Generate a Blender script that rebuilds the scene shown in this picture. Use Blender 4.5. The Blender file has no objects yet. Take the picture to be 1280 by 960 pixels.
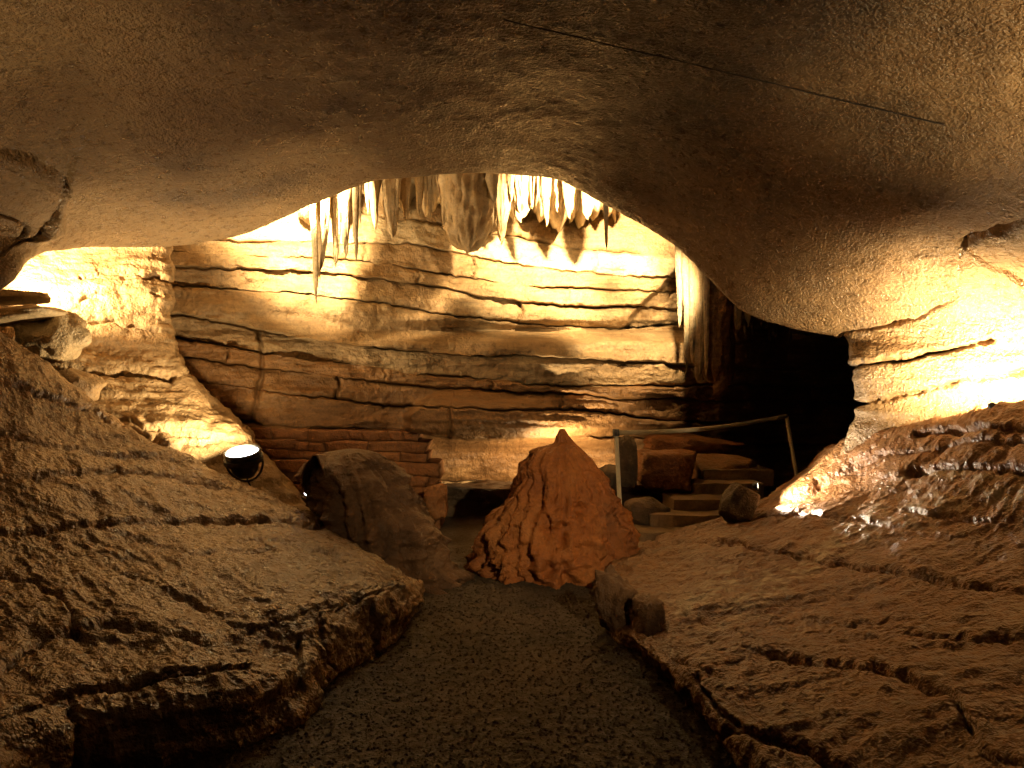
import bpy, math, random
import numpy as np
from mathutils import Vector, Matrix

# ------------------------------------------------------------------ camera, world, exposure
scene = bpy.context.scene
C = scene.collection
EYE = 1.55
FPX = 1000.0                                   # focal length in photo pixels (1280 wide)
cam_d = bpy.data.cameras.new('camera'); cam = bpy.data.objects.new('camera', cam_d); C.objects.link(cam)
cam.location = (0, 0, EYE); cam.rotation_euler = (math.radians(90), 0, 0)
cam_d.sensor_width = 36.0; cam_d.lens = 36.0*FPX/1280.0; cam_d.clip_end = 200; cam_d.clip_start = 0.05
scene.camera = cam
world = bpy.data.worlds.new('World'); scene.world = world; world.use_nodes = True
world.node_tree.nodes['Background'].inputs[0].default_value = (1.0, 0.62, 0.3, 1)
world.node_tree.nodes['Background'].inputs[1].default_value = 0.002     # underground: no sky reaches here
scene.view_settings.view_transform = 'Standard'; scene.view_settings.look = 'None'
scene.view_settings.exposure = 0.0; scene.view_settings.gamma = 1.0
scene.view_settings.use_curve_mapping = False
cy = scene.cycles
cy.use_denoising = True; cy.max_bounces = 4; cy.diffuse_bounces = 2; cy.glossy_bounces = 2; cy.use_adaptive_sampling = True; cy.adaptive_threshold = 0.03; cy.light_sampling_threshold = 0.03
cy.sample_clamp_indirect = 4.0; cy.caustics_reflective = False; cy.caustics_refractive = False

# ------------------------------------------------------------------ helpers
def P(px, py, Y):
    return ((px-640)/FPX*Y, Y, EYE-(py-480)/FPX*Y)
def FL(px, py):                                # the point of the floor seen at a pixel
    Y = EYE*FPX/(py-480.0); return ((px-640)/FPX*Y, Y, 0.0)

def _hash(ix, iy, iz, seed):
    h = (ix.astype(np.uint32)*np.uint32(374761393) + iy.astype(np.uint32)*np.uint32(668265263)
         + iz.astype(np.uint32)*np.uint32(2147483647) + np.uint32((seed*144665+12345) & 0xffffffff))
    h = (h ^ (h >> np.uint32(13)))*np.uint32(1274126177)
    h = (h ^ (h >> np.uint32(15)))*np.uint32(2246822519)
    h = h ^ (h >> np.uint32(14))
    return (h & np.uint32(0xffffff)).astype(np.float64)/float(0xffffff)*2-1
def vnoise(x, y, z, seed=0):
    fx, fy, fz = np.floor(x), np.floor(y), np.floor(z)
    ix, iy, iz = fx.astype(np.int64)&0xffffffff, fy.astype(np.int64)&0xffffffff, fz.astype(np.int64)&0xffffffff
    tx, ty, tz = x-fx, y-fy, z-fz
    tx = tx*tx*tx*(tx*(tx*6-15)+10); ty = ty*ty*ty*(ty*(ty*6-15)+10); tz = tz*tz*tz*(tz*(tz*6-15)+10)
    r = 0
    for a in (0, 1):
        wx = tx if a else 1-tx
        for b in (0, 1):
            wy = ty if b else 1-ty
            for c in (0, 1):
                wz = tz if c else 1-tz
                r = r + _hash(ix+a, iy+b, iz+c, seed)*wx*wy*wz
    return r
def fbm(Pt, scale, octs=4, seed=0, gain=0.5, sx=1, sy=1, sz=1, ridge=False):
    x, y, z = Pt[..., 0]*scale*sx, Pt[..., 1]*scale*sy, Pt[..., 2]*scale*sz
    a, t, r = 1.0, 0.0, 0
    for o in range(octs):
        n = vnoise(x+o*17.3, y-o*9.1, z+o*5.7, seed+o)
        if ridge: n = 1-2*np.abs(n)
        r = r + a*n; t += a; a *= gain
        x, y, z = 2.03*(.8*x-.6*y), 2.03*(.6*x*.8+.8*y*.8-.6*z), 2.03*(.36*x+.48*y+.8*z)
    return r/t
def sstep(a, b, x):
    t = np.clip((x-a)/(b-a), 0, 1); return t*t*(3-2*t)

def terr(q, n, sharp=.82):                      # flaked terraces with crisp edges
    x = q*n; f = np.floor(x); return (f+sstep(sharp, 1, x-f))/n
def cr(ctrl, ts):                              # Catmull-Rom along axis 0 at the parameters ts
    n = ctrl.shape[0]
    i = np.clip(np.floor(ts).astype(int), 0, n-2); t = (ts-i).reshape((-1,)+(1,)*(ctrl.ndim-1))
    p1, p2 = ctrl[i], ctrl[i+1]
    p0 = np.where((i > 0).reshape(t.shape), ctrl[np.maximum(i-1, 0)], 2*p1-p2)
    p3 = np.where((i < n-2).reshape(t.shape), ctrl[np.minimum(i+2, n-1)], 2*p2-p1)
    k = 0.40
    m1, m2 = (p2-p0)*k, (p3-p1)*k
    return (2*t**3-3*t**2+1)*p1+(t**3-2*t**2+t)*m1+(-2*t**3+3*t**2)*p2+(t**3-t**2)*m2
def dense(segs):                               # samples per control interval
    out = []
    for i, s in enumerate(segs): out += list(i+np.arange(s)/s)
    out.append(len(segs)); return np.array(out, float)
def grid_normals(G):
    du = np.gradient(G, axis=1); dv = np.gradient(G, axis=0)
    N = np.cross(du, dv); N /= np.maximum(np.linalg.norm(N, axis=-1, keepdims=True), 1e-9)
    V = np.array([0, 0, EYE])-G
    if (np.sum(N*V, -1) > 0).mean() < 0.5: N = -N
    return N
def proj(G):
    y = np.maximum(G[..., 1], 0.3)
    return 640+FPX*G[..., 0]/y, 480-FPX*(G[..., 2]-EYE)/y
def pdist(px, py, poly, jit=1.5, seed=0):      # pixel distance to a polyline whose course wanders a little
    poly = np.array(poly, float)
    s = np.stack([px/14, py/14, px*0], -1); q = np.stack([px/4.5, py/4.5, px*0], -1)
    px = px+jit*2*vnoise(s[..., 0], s[..., 1], s[..., 2]+.5, seed+3)+jit*vnoise(q[..., 0], q[..., 1], q[..., 2]+.5, seed+5)
    py = py+jit*2*vnoise(s[..., 0], s[..., 1], s[..., 2]+7.5, seed+4)+jit*vnoise(q[..., 0], q[..., 1], q[..., 2]+3.5, seed+6)
    d = np.full(px.shape, 1e9); sd = np.zeros(px.shape)
    for a, b in zip(poly[:-1], poly[1:]):
        ab = b-a; L2 = (ab**2).sum()+1e-9
        t = np.clip(((px-a[0])*ab[0]+(py-a[1])*ab[1])/L2, 0, 1)
        dx, dy = px-(a[0]+t*ab[0]), py-(a[1]+t*ab[1])
        dd = np.hypot(dx, dy); m = dd < d
        d = np.where(m, dd, d); sd = np.where(m, np.sign(ab[0]*dy-ab[1]*dx), sd)
    return d, sd                               # sd > 0: below a polyline drawn left to right
def crack(px, py, poly, w, depth, jit=1.5, seed=0, step=0.0, fall=30):
    d, sd = pdist(px, py, poly, jit, seed)
    wob = 0.45+0.75*np.clip(vnoise(px/22, py/22, px*0+seed+.5, 11)+.5, 0, 1.2)
    r = -depth*wob*np.exp(-(d/(w*(0.6+0.4*wob)))**2)
    if step: r = r+np.where(sd < 0, step*np.exp(-d/fall), 0)
    return r

def mesh_obj(name, verts, faces, mat, parent=None, smooth=True):
    me = bpy.data.meshes.new(name)
    verts = np.asarray(verts, np.float32); faces = np.asarray(faces, np.int32)
    k = faces.shape[1]
    me.vertices.add(len(verts)); me.vertices.foreach_set('co', verts.ravel())
    me.loops.add(faces.size); me.loops.foreach_set('vertex_index', faces.ravel())
    me.polygons.add(len(faces)); me.polygons.foreach_set('loop_start', np.arange(0, faces.size, k, dtype=np.int32))
    me.polygons.foreach_set('loop_total', np.full(len(faces), k, np.int32))
    me.polygons.foreach_set('use_smooth', np.full(len(faces), smooth))
    me.update(calc_edges=True); me.validate()
    me.materials.append(mat)
    o = bpy.data.objects.new(name, me); C.objects.link(o)
    if parent: o.parent = parent
    return o
def quads(nr, nc, wrap=False):
    i = np.arange(nr-1)[:, None]; j = np.arange(nc if wrap else nc-1)[None, :]
    a = i*nc+j; b = i*nc+(j+1) % nc
    return np.stack([a, b, b+nc, a+nc], -1).reshape(-1, 4)
def grid_obj(name, G, mat, parent=None, wrap=False):
    return mesh_obj(name, G.reshape(-1, 3), quads(G.shape[0], G.shape[1], wrap), mat, parent)
def patch(ctrl, rs, cs):
    c = np.array(ctrl, float)
    g = cr(c, dense(rs)); g = cr(np.swapaxes(g, 0, 1), dense(cs)); return np.swapaxes(g, 0, 1)
def tag(o, label, cat, group=None):
    o['label'] = label; o['category'] = cat
    if group: o['group'] = group
    return o
def structure(o): o['kind'] = 'structure'; return o
def empty(name, loc, rot=(0, 0, 0)):
    o = bpy.data.objects.new(name, None); o.location = loc; o.rotation_euler = rot; C.objects.link(o)
    o.empty_display_size = 0.1; return o

# ------------------------------------------------------------------ materials
def rock_mat(name, ca, cb, cc, rough=0.5, bump=1.0, fine=90, coat=0.0, scale=1.0, strat=0.0, spec=0.5, bumpdist=0.012, dark=None, fine_amt=0.5, dark_patch=None, painted_sheen=None):
    m = bpy.data.materials.new(name); m.use_nodes = True
    nt = m.node_tree; N = nt.nodes; L = nt.links
    bs = N['Principled BSDF']
    geo = N.new('ShaderNodeNewGeometry')
    def noise(sc, det=6, ro=0.55, vec=None, dist=0.0):
        n = N.new('ShaderNodeTexNoise'); n.inputs['Scale'].default_value = sc; n.inputs['Detail'].default_value = det
        n.inputs['Roughness'].default_value = ro; n.inputs['Distortion'].default_value = dist
        L.new(vec or geo.outputs['Position'], n.inputs['Vector']); return n.outputs['Fac']
    def ramp(f, stops):
        r = N.new('ShaderNodeValToRGB'); L.new(f, r.inputs[0])
        e = r.color_ramp.elements
        e[0].position, e[0].color = stops[0][0], (*stops[0][1], 1)
        e[1].position, e[1].color = stops[-1][0], (*stops[-1][1], 1)
        for p, c in stops[1:-1]:
            q = e.new(p); q.color = (*c, 1)
        return r.outputs[0]
    def mix(f, a, b, t='MIX'):
        x = N.new('ShaderNodeMix'); x.data_type = 'RGBA'; x.blend_type = t
        if isinstance(f, float): x.inputs[0].default_value = f
        else: L.new(f, x.inputs[0])
        for k, v in ((6, a), (7, b)):
            if isinstance(v, tuple): x.inputs[k].default_value = (*v, 1)
            else: L.new(v, x.inputs[k])
        return x.outputs[2]
    col = ramp(noise(0.9*scale, 5, 0.62, dist=0.4), [(0.32, ca), (0.5, cb), (0.68, cc)])
    mp = N.new('ShaderNodeMapping'); mp.inputs['Scale'].default_value = (1, 1, 9)
    L.new(geo.outputs['Position'], mp.inputs['Vector'])
    if strat > 0:
        col = mix(ramp(noise(1.3*scale, 4, 0.6, mp.outputs[0]), [(0.42, (0, 0, 0)), (0.62, (strat,)*3)]), col, tuple(x*0.55 for x in ca))
    sp = noise(14*scale, 5, 0.72)
    col = mix(0.75, col, ramp(sp, [(0.3, (.5, .46, .42)), (0.52, (1, 1, 1)), (0.75, (1.25, 1.22, 1.15))]), 'MULTIPLY')
    if dark:                                   # soot and manganese stains
        col = mix(ramp(noise(0.55*scale, 5, 0.6, dist=0.6), [(0.5, (0, 0, 0)), (0.66, (dark[1],)*3)]), col, dark[0])
    if dark_patch:                                   # a darker patch with a ragged edge: centre, radius, colour
        vm = N.new('ShaderNodeVectorMath'); vm.operation = 'SUBTRACT'; L.new(geo.outputs['Position'], vm.inputs[0]); vm.inputs[1].default_value = dark_patch[0]
        vs = N.new('ShaderNodeVectorMath'); vs.operation = 'DIVIDE'; L.new(vm.outputs[0], vs.inputs[0]); vs.inputs[1].default_value = dark_patch[1]
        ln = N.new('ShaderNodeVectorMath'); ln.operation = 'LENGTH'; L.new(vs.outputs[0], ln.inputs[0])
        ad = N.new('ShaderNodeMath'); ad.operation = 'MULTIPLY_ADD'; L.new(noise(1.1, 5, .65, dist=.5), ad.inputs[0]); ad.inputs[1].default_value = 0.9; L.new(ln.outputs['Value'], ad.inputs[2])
        col = mix(ramp(ad.outputs[0], [(.0, (.93,)*3), (.55, (.93,)*3), (1.0, (0, 0, 0))]), col, dark_patch[2])
    if painted_sheen:                                # reflected sheen painted as pale colour where the mesh carries it
        aa = N.new('ShaderNodeAttribute'); aa.attribute_name = 'painted_sheen'
        col = mix(aa.outputs['Fac'], col, painted_sheen)
    L.new(col, bs.inputs['Base Color'])
    rr = ramp(sp, [(0.35, (rough*0.75,)*3), (0.65, (min(rough*1.35, 1),)*3)])
    L.new(rr, bs.inputs['Roughness'])
    bs.inputs['Specular IOR Level'].default_value = spec
    bs.inputs['Coat Weight'].default_value = coat; bs.inputs['Coat Roughness'].default_value = 0.22
    n1 = noise(9*scale, 4, 0.66); n2 = noise(fine*scale, 2, 0.6)
    mm = N.new('ShaderNodeMath'); mm.operation = 'MULTIPLY_ADD'; L.new(n2, mm.inputs[0]); mm.inputs[1].default_value = fine_amt; L.new(n1, mm.inputs[2])
    bp = N.new('ShaderNodeBump'); bp.inputs['Strength'].default_value = bump; bp.inputs['Distance'].default_value = bumpdist
    L.new(mm.outputs[0], bp.inputs['Height']); L.new(bp.outputs[0], bs.inputs['Normal'])
    L.new(bp.outputs[0], bs.inputs['Coat Normal'])
    return m
M = {}
M['ceiling'] = rock_mat('ceiling_limestone', (.29, .18, .09), (.36, .235, .12), (.42, .29, .16), rough=.30, fine=48, bump=1.0, spec=.55, dark=((.10, .075, .055), .55), scale=1.0, bumpdist=.03, fine_amt=.9, dark_patch=((.55, 4.9, 3.4), (4.3, 6.5, 3.4), (.04, .032, .025)))
M['ledge'] = rock_mat('ledge_limestone', (.20, .11, .045), (.29, .168, .072), (.40, .25, .115), rough=.29, bump=1.0, fine=38, strat=.3, bumpdist=.04, spec=.7)
M['ledge_red'] = rock_mat('ledge_reddish', (.18, .08, .028), (.28, .128, .044), (.36, .18, .07), rough=.40, bump=1.0, fine=38, strat=.25, bumpdist=.04, spec=.7, painted_sheen=(.62, .50, .34))
M['wall'] = rock_mat('wall_limestone', (.30, .195, .095), (.43, .29, .15), (.55, .41, .235), rough=.5, bump=1.0, fine=30, strat=.45, bumpdist=.03, scale=1.5)
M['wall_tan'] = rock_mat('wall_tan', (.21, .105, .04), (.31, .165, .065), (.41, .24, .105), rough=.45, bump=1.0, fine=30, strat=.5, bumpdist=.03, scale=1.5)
M['wall_red'] = rock_mat('wall_red', (.22, .085, .028), (.32, .135, .045), (.42, .20, .075), rough=.55, bump=1.0, fine=30, strat=.3, bumpdist=.03, scale=1.5)
M['cream'] = rock_mat('cream_calcite', (.46, .33, .18), (.60, .47, .29), (.70, .60, .42), rough=.45, bump=1.0, fine=35, bumpdist=.025, scale=1.5)
M['drip'] = rock_mat('dripstone', (.40, .26, .12), (.55, .40, .22), (.66, .53, .34), rough=.4, bump=.9, fine=45, scale=2)
M['orange'] = rock_mat('orange_flowstone', (.28, .085, .02), (.42, .14, .03), (.50, .20, .055), rough=.5, bump=1.2, fine=40, scale=2, bumpdist=.02, dark=((.07, .03, .015), .6))
M['brown'] = rock_mat('brown_flowstone', (.09, .045, .02), (.16, .08, .035), (.24, .13, .06), rough=.5, bump=1.2, fine=40, scale=2, bumpdist=.02)
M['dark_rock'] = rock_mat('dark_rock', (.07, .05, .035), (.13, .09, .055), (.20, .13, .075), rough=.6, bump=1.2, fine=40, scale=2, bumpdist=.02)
M['gravel'] = rock_mat('gravel', (.035, .025, .015), (.055, .04, .025), (.085, .062, .04), rough=.75, bump=1.0, fine=40, scale=2, bumpdist=.01)
M['step'] = rock_mat('step_stone', (.22, .15, .08), (.30, .21, .12), (.38, .27, .16), rough=.6, bump=.7, fine=40, scale=2)
def plain(name, col, rough=.5, metal=0.0, emit=None, es=0.0):
    m = bpy.data.materials.new(name); m.use_nodes = True; nt = m.node_tree; b = nt.nodes['Principled BSDF']
    b.inputs['Roughness'].default_value = rough; b.inputs['Metallic'].default_value = metal
    n = nt.nodes.new('ShaderNodeTexNoise'); n.inputs['Scale'].default_value = 25; n.inputs['Detail'].default_value = 6
    r = nt.nodes.new('ShaderNodeValToRGB'); nt.links.new(n.outputs['Fac'], r.inputs[0])
    r.color_ramp.elements[0].position = .3; r.color_ramp.elements[0].color = (*[c*.65 for c in col], 1)
    r.color_ramp.elements[1].position = .6; r.color_ramp.elements[1].color = (*col, 1)
    nt.links.new(r.outputs[0], b.inputs['Base Color'])
    if emit: b.inputs['Emission Color'].default_value = (*emit, 1); b.inputs['Emission Strength'].default_value = es
    return m
M['rail'] = plain('rail_paint', (.86, .78, .58), .4)
M['black'] = plain('lamp_housing', (.05, .055, .065), .45)
M['cable'] = plain('cable_rubber', (.03, .025, .02), .6)
WARM = (1.0, .71, .35); WHITE = (1.0, .88, .68)
M['lens'] = plain('lamp_lens', (.8, .8, .8), .3, emit=(.95, 1.0, 1.0), es=14)
M['lens_warm'] = plain('lamp_lens_warm', (.8, .8, .8), .3, emit=(1.0, .85, .55), es=10)

# ------------------------------------------------------------------ path
ys = np.concatenate([np.linspace(-4, 2.4, 40), np.linspace(2.45, 8, 300), np.linspace(8.1, 15, 60)])
xs = np.concatenate([np.linspace(-7, -2.6, 30), np.linspace(-2.5, 2.6, 330), np.linspace(2.7, 8, 30)])
X, Yg = np.meshgrid(xs, ys); G = np.stack([X, Yg, X*0], -1)
G[..., 2] = .04*fbm(G, .8, 4, 3)+.004*fbm(G, 12, 3, 5)+.02*np.exp(-((X-.05)/.5)**2)-.02
structure(grid_obj('path', G, M['gravel']))

# ------------------------------------------------------------------ the low vault over the path: ceiling and both side walls
lip = [(-260,560,4.2),(-90,440,4.8),(0,348,5.3),(26,309,5.8),(110,302,6.6),(210,304,7.0),(300,289,7.2),(390,250,7.2),(455,228,7.1),
       (570,216,7.0),(690,221,7.0),(760,255,7.0),(850,306,7.0),(925,378,7.0),(1000,402,7.0),(1062,411,6.8),(1082,455,6.6),(1088,500,6.6),(1075,545,6.6),(1040,600,6.7)]
R5 = [P(*p) for p in lip]
def row(yd, pts): return [(p[0], p[2] if len(p) > 2 else yd, p[1]) for p in pts]
R4 = row(5.8, [(-3.9,1.2,3.6),(-3.8,1.8,4.0),(-3.75,2.4,4.4),(-3.6,2.75,4.9),(-3.3,2.93,5.4),(-2.8,3.0),(-2.3,3.1),(-1.7,3.25),(-1.2,3.37),(-.45,3.43),
               (.4,3.42),(1.0,3.33),(1.7,3.1),(2.3,2.75),(2.95,2.45),(3.5,2.13,5.9),(3.75,1.8,5.9),(3.85,1.45,5.9),(3.8,1.15,5.9),(3.6,.8,5.9)])
R3 = row(4.6, [(-4.3,1.2,2.5),(-4.2,1.9,2.8),(-4.0,2.6,3.2),(-3.6,3.0,3.7),(-3.2,3.15,4.2),(-2.7,3.25),(-2.2,3.3),(-1.6,3.38),(-1.1,3.45),(-.4,3.5),
               (.5,3.5),(1.2,3.45),(2.0,3.3),(2.75,3.0),(3.5,2.65),(4.1,2.3),(4.4,1.9),(4.5,1.5),(4.5,1.15),(4.4,.8)])
R2 = [(x*1.08, y-1.6, z+.12*(z > 2)) for x, y, z in R3]
R1 = [(x*1.0, y-3.2, z+.02) for x, y, z in R2]
R0 = [(x*.9, y-3.0, z) for x, y, z in R1]
def outward(p, d, e, up=0):
    v = np.array([p[0], p[2]-1.7]); v[0] *= .9; v /= np.linalg.norm(v)
    return (p[0]+v[0]*d, p[1]+e, p[2]+v[1]*d+up)
R6 = [outward(p, .10, .12) for p in R5]; R7 = [outward(p, .45, .45) for p in R5]; R8 = [outward(p, 1.3, .8) for p in R5]
G = patch([R0, R1, R2, R3, R4, R5, R6, R7, R8], [12, 25, 90, 130, 130, 14, 14, 12], [14, 20, 26, 30, 30, 34, 34, 34, 42, 42, 34, 40, 40, 34, 34, 34, 34, 34, 24])
N = grid_normals(G); px, py = proj(G)
d = .055*fbm(G, .7, 3, 21)+.009*fbm(G, 3.5, 4, 22)+.005*fbm(G, 16, 3, 23)
wl = sstep(1.9, 2.8, G[..., 0])*sstep(2.75, 2.2, G[..., 2])        # bedding shows on the right-hand wall
d += wl*.05*fbm(G, 1.0, 4, 25, sx=.35, sy=.35, sz=7)
ll = sstep(-2.7, -3.3, G[..., 0])*sstep(3.0, 2.6, G[..., 2])
d += ll*.05*fbm(G, 1.2, 4, 26)
vis = (G[..., 1] > 2.0)
cr_v = 0
for poly, w, dep, st in [([(-60,165),(0,181),(40,193),(70,205),(82,221)], 2.5, .07, 0), ([(-60,178),(0,195),(45,211),(76,228)], 2.0, .05, .03),
                         ([(82,221),(74,242),(55,268),(32,292),(10,312)], 3, .06, .05), ([(-30,255),(0,263),(20,272),(8,300)], 2, .05, 0),
                         ([(1058,412),(1110,405),(1150,393),(1192,370)], 3.4, .13, .06), ([(1060,458),(1120,450),(1170,440),(1240,424)], 3.2, .12, .06),
                         ([(1062,508),(1130,492),(1210,475),(1290,462)], 3.5, .11, .06), ([(1203,304),(1240,290),(1310,270)], 5.5, .14, .03),
                         ([(1205,306),(1240,335),(1300,362)], 2.5, .05, 0), ([(1192,370),(1198,340),(1203,304)], 1.6, .03, 0)]:
    cr_v = cr_v+crack(px, py, poly, w, dep, 1.6, 31, st, 25)
blk = sstep(0, 14, 82-px)*sstep(-4, 8, py-(181+(px)*.3))*sstep(330, 290, py)*sstep(0, 20, 335-py-px*.55)
d += np.where(vis, cr_v+.07*blk, 0)
# a shallow scour hollow in the ceiling and one on the right
for cx, cyy, rx, ry, dep in [(390,212,80,22,-.05), (1165,250,48,22,.05)]:
    d += np.where(vis, dep*np.exp(-(((px-cx)/rx)**2+((py-cyy)/ry)**2)), 0)
G = G+N*d[..., None]
VAULT, VN = G, N
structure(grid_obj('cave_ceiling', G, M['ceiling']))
vpx, vpy = proj(G)
def on_vault(x, y):
    k = np.argmin(np.where(VAULT[..., 1] > 1.5, (vpx-x)**2+(vpy-y)**2, 1e9)); return VAULT.reshape(-1, 3)[k], VN.reshape(-1, 3)[k]

# ------------------------------------------------------------------ rock ledges on both sides of the path
def lift(p, dy, dz, dx=0): return (p[0]+dx, p[1]+dy, p[2]+dz)
Lbase = [FL(520,742), FL(497,792), FL(402,845), FL(384,890), FL(300,916), FL(190,943), FL(90,966), (-1.9,2.5,0), (-1.9,.8,0), (-1.9,-2.5,0)]
Ltop = [P(506,728,5.6), P(491,738,5.1), P(395,780,4.4), P(335,825,4.0), P(290,838,3.65), P(180,858,3.5), P(90,868,3.35), (-2.0,2.55,.27), (-2.0,.8,.27), (-2.0,-2.5,.27)]
L3 = [P(470,700,5.7), P(420,700,5.4), P(330,720,4.9), P(230,750,4.5), P(150,770,4.2), P(60,775,4.0), P(-60,790,3.7), (-2.9,2.8,.62), (-2.9,1,.62), (-2.9,-2.5,.62)]
L4 = [P(440,680,6.0), P(380,660,6.0), P(270,660,5.6), P(150,668,5.1), P(50,675,4.7), P(-60,680,4.4), P(-200,690,4.0), (-3.6,2.8,1.0), (-3.6,1,1.0), (-3.6,-2.5,1.0)]
L5 = [P(420,665,6.3), P(330,622,6.4), P(200,590,6.2), P(90,570,5.8), P(0,560,5.4), P(-120,560,5.0), P(-280,560,4.5), (-4.2,2.8,1.5), (-4.2,1,1.5), (-4.2,-2.5,1.5)]
L6 = [P(410,662,6.5), P(297,602,6.8), P(190,558,6.7), P(105,507,6.4), P(0,414,6.1), P(-120,370,5.6), P(-280,340,5.0), (-4.6,2.8,2.3), (-4.6,1,2.3), (-4.6,-2.5,2.3)]
L7 = [lift(p, .35, -.25) for p in L6]; L8 = [lift(p, .5, -1.4) for p in L6]
Lb0 = [lift(p, -.0, -.25, -.1) for p in Lbase]; Lface = [tuple((np.array(a)*.45+np.array(b)*.55)+np.array([.05, -.03, .03])) for a, b in zip(Lbase, Ltop)]
Ltop2 = [tuple(np.array(a)*.9+np.array(b)*.1) for a, b in zip(Ltop, L3)]
G = patch([Lb0, Lbase, Lface, Ltop, Ltop2, L3, L4, L5, L6, L7, L8], [4, 26, 28, 12, 46, 56, 56, 46, 10, 8], [60, 70, 45, 55, 60, 60, 40, 12, 8])
N = grid_normals(G); px, py = proj(G)
d = .10*terr(fbm(G, .9, 4, 48, sx=.7, sy=1.4, sz=1, gain=.45), 7)+.06*fbm(G, .9, 4, 41)+.03*fbm(G, 4, 4, 42)+.009*fbm(G, 13, 4, 43, gain=.65)
rip = np.stack([G[..., 0]*.5-G[..., 1]*.5, G[..., 0]+G[..., 1], G[..., 2]], -1)
d += .015*fbm(rip, 5.5, 4, 44, sx=.45, sy=1.8, ridge=True)
fr = sstep(.34, .2, G[..., 2])
d += fr*(.045*fbm(G, 1.4, 4, 45, sx=.6, sy=.6, sz=9)+.03*fbm(G, 5, 3, 46, ridge=True))
for poly, w, dep, st, fa in [([(-40,668),(63,657),(181,655),(337,651),(420,660)], 3.5, .06, .03, 30), ([(130,705),(164,724),(202,750),(253,767),(300,800)], 6, .022, 0, 30),
                             ([(20,895),(84,868),(140,864),(220,850),(304,838)], 4, .06, .03, 18), ([(84,868),(90,905),(95,965)], 5, .10, 0, 20), ([(40,598),(140,594),(278,608)], 3, .05, .04, 22),
                             ([(394,770),(400,800),(407,832)], 3, .06, 0, 10), ([(458,765),(462,790),(465,812)], 3, .05, 0, 10), ([(374,805),(373,830),(372,860)], 3, .06, 0, 10),
                             ([(305,800),(360,783),(430,762),(495,742)], 3, .03, .03, 14), ([(-20,720),(40,728),(80,760),(95,800)], 5, .04, -.03, 30), ([(0,480),(60,500),(110,515),(160,545)], 3, .05, .03, 15),
                             ([(-20,540),(50,560),(130,575),(220,580)], 3, .04, .03, 15), ([(240,700),(300,690),(380,692),(440,700)], 3, .025, .02, 20), ([(0,845),(60,800),(130,790),(200,800),(300,815)], 4, .04, .03, 20)]:
    d = d+np.where(G[..., 1] > 1.5, crack(px, py, poly, w*.75, dep, 2.0, 47, st*.45, fa), 0)
G = G+N*d[..., None]
LEDGE_L = G
tag(grid_obj('rock_ledge', G, M['ledge']), 'broad sloping brown limestone ledge left of the gravel path, rippled and cracked', 'rock ledge')

Rbase = [FL(800,705), FL(750,742), FL(760,786), FL(812,832), FL(870,882), FL(922,962), (.95,2.3,0), (.95,.5,0), (.95,-2.5,0)]
Rtop = [P(797,692,6.85), P(757,713,5.95), P(795,768,4.95), P(838,822,4.02), P(882,860,3.6), P(950,915,3.1), (1.05,2.2,.22), (1.05,.5,.22), (1.05,-2.5,.22)]
Q3 = [P(850,670,6.9), P(850,700,6.1), P(870,742,5.0), P(930,790,4.2), P(990,820,3.8), P(1060,850,3.4), (1.5,2.4,.35), (1.5,.5,.35), (1.5,-2.5,.35)]
Q4 = [P(910,650,6.9), P(950,665,6.2), P(1000,700,5.4), P(1070,735,4.6), P(1140,760,4.1), P(1230,790,3.6), (2.2,2.5,.5), (2.2,.5,.5), (2.2,-2.5,.5)]
Q5 = [P(1000,592,6.9), P(1060,610,6.3), P(1130,630,5.6), P(1200,650,5.0), P(1280,680,4.4), P(1400,700,3.9), (3.0,2.6,.8), (3.0,.5,.8), (3.0,-2.5,.8)]
Q6 = [P(1062,545,6.8), P(1130,537,6.3), P(1200,522,5.9), P(1280,507,5.4), P(1400,500,4.8), P(1560,490,4.2), (4.0,2.6,1.4), (4.0,.5,1.4), (4.0,-2.5,1.4)]
Q7 = [lift(p, .12, -.28, .12) for p in Q6]; Q8 = [lift(p, .5, -.7, .7) for p in Q6]
Rb0 = [lift(p, 0, -.25, .1) for p in Rbase]; Rface = [tuple((np.array(a)*.45+np.array(b)*.55)+np.array([-.05, -.03, .03])) for a, b in zip(Rbase, Rtop)]
Rtop2 = [tuple(np.array(a)*.9+np.array(b)*.1) for a, b in zip(Rtop, Q3)]
Qfar = lambda r: [lift(r[0], .9, -.35, .1)]+r
G = patch([Qfar(r) for r in [Rb0, Rbase, Rface, Rtop, Rtop2, Q3, Q4, Q5, Q6, Q7, Q8]], [4, 24, 26, 12, 46, 56, 60, 50, 10, 8], [20, 50, 70, 60, 60, 60, 40, 12, 8])
N = grid_normals(G); px, py = proj(G)
d = .10*terr(fbm(G, .9, 4, 68, sx=.6, sy=1.5, sz=1, gain=.45), 7)-.02+.04*fbm(G, .9, 4, 61)+.03*fbm(G, 3.5, 4, 62)+.014*fbm(G, 13, 4, 63, gain=.65)
d += .024*fbm(G, 3.2, 5, 64, sx=.3, sy=2.2, gain=.68)
fr = sstep(.3, .16, G[..., 2])
d += fr*(.045*fbm(G, 1.4, 4, 65, sx=.6, sy=.6, sz=9)+.02*fbm(G, 5, 3, 66, ridge=True))
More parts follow.
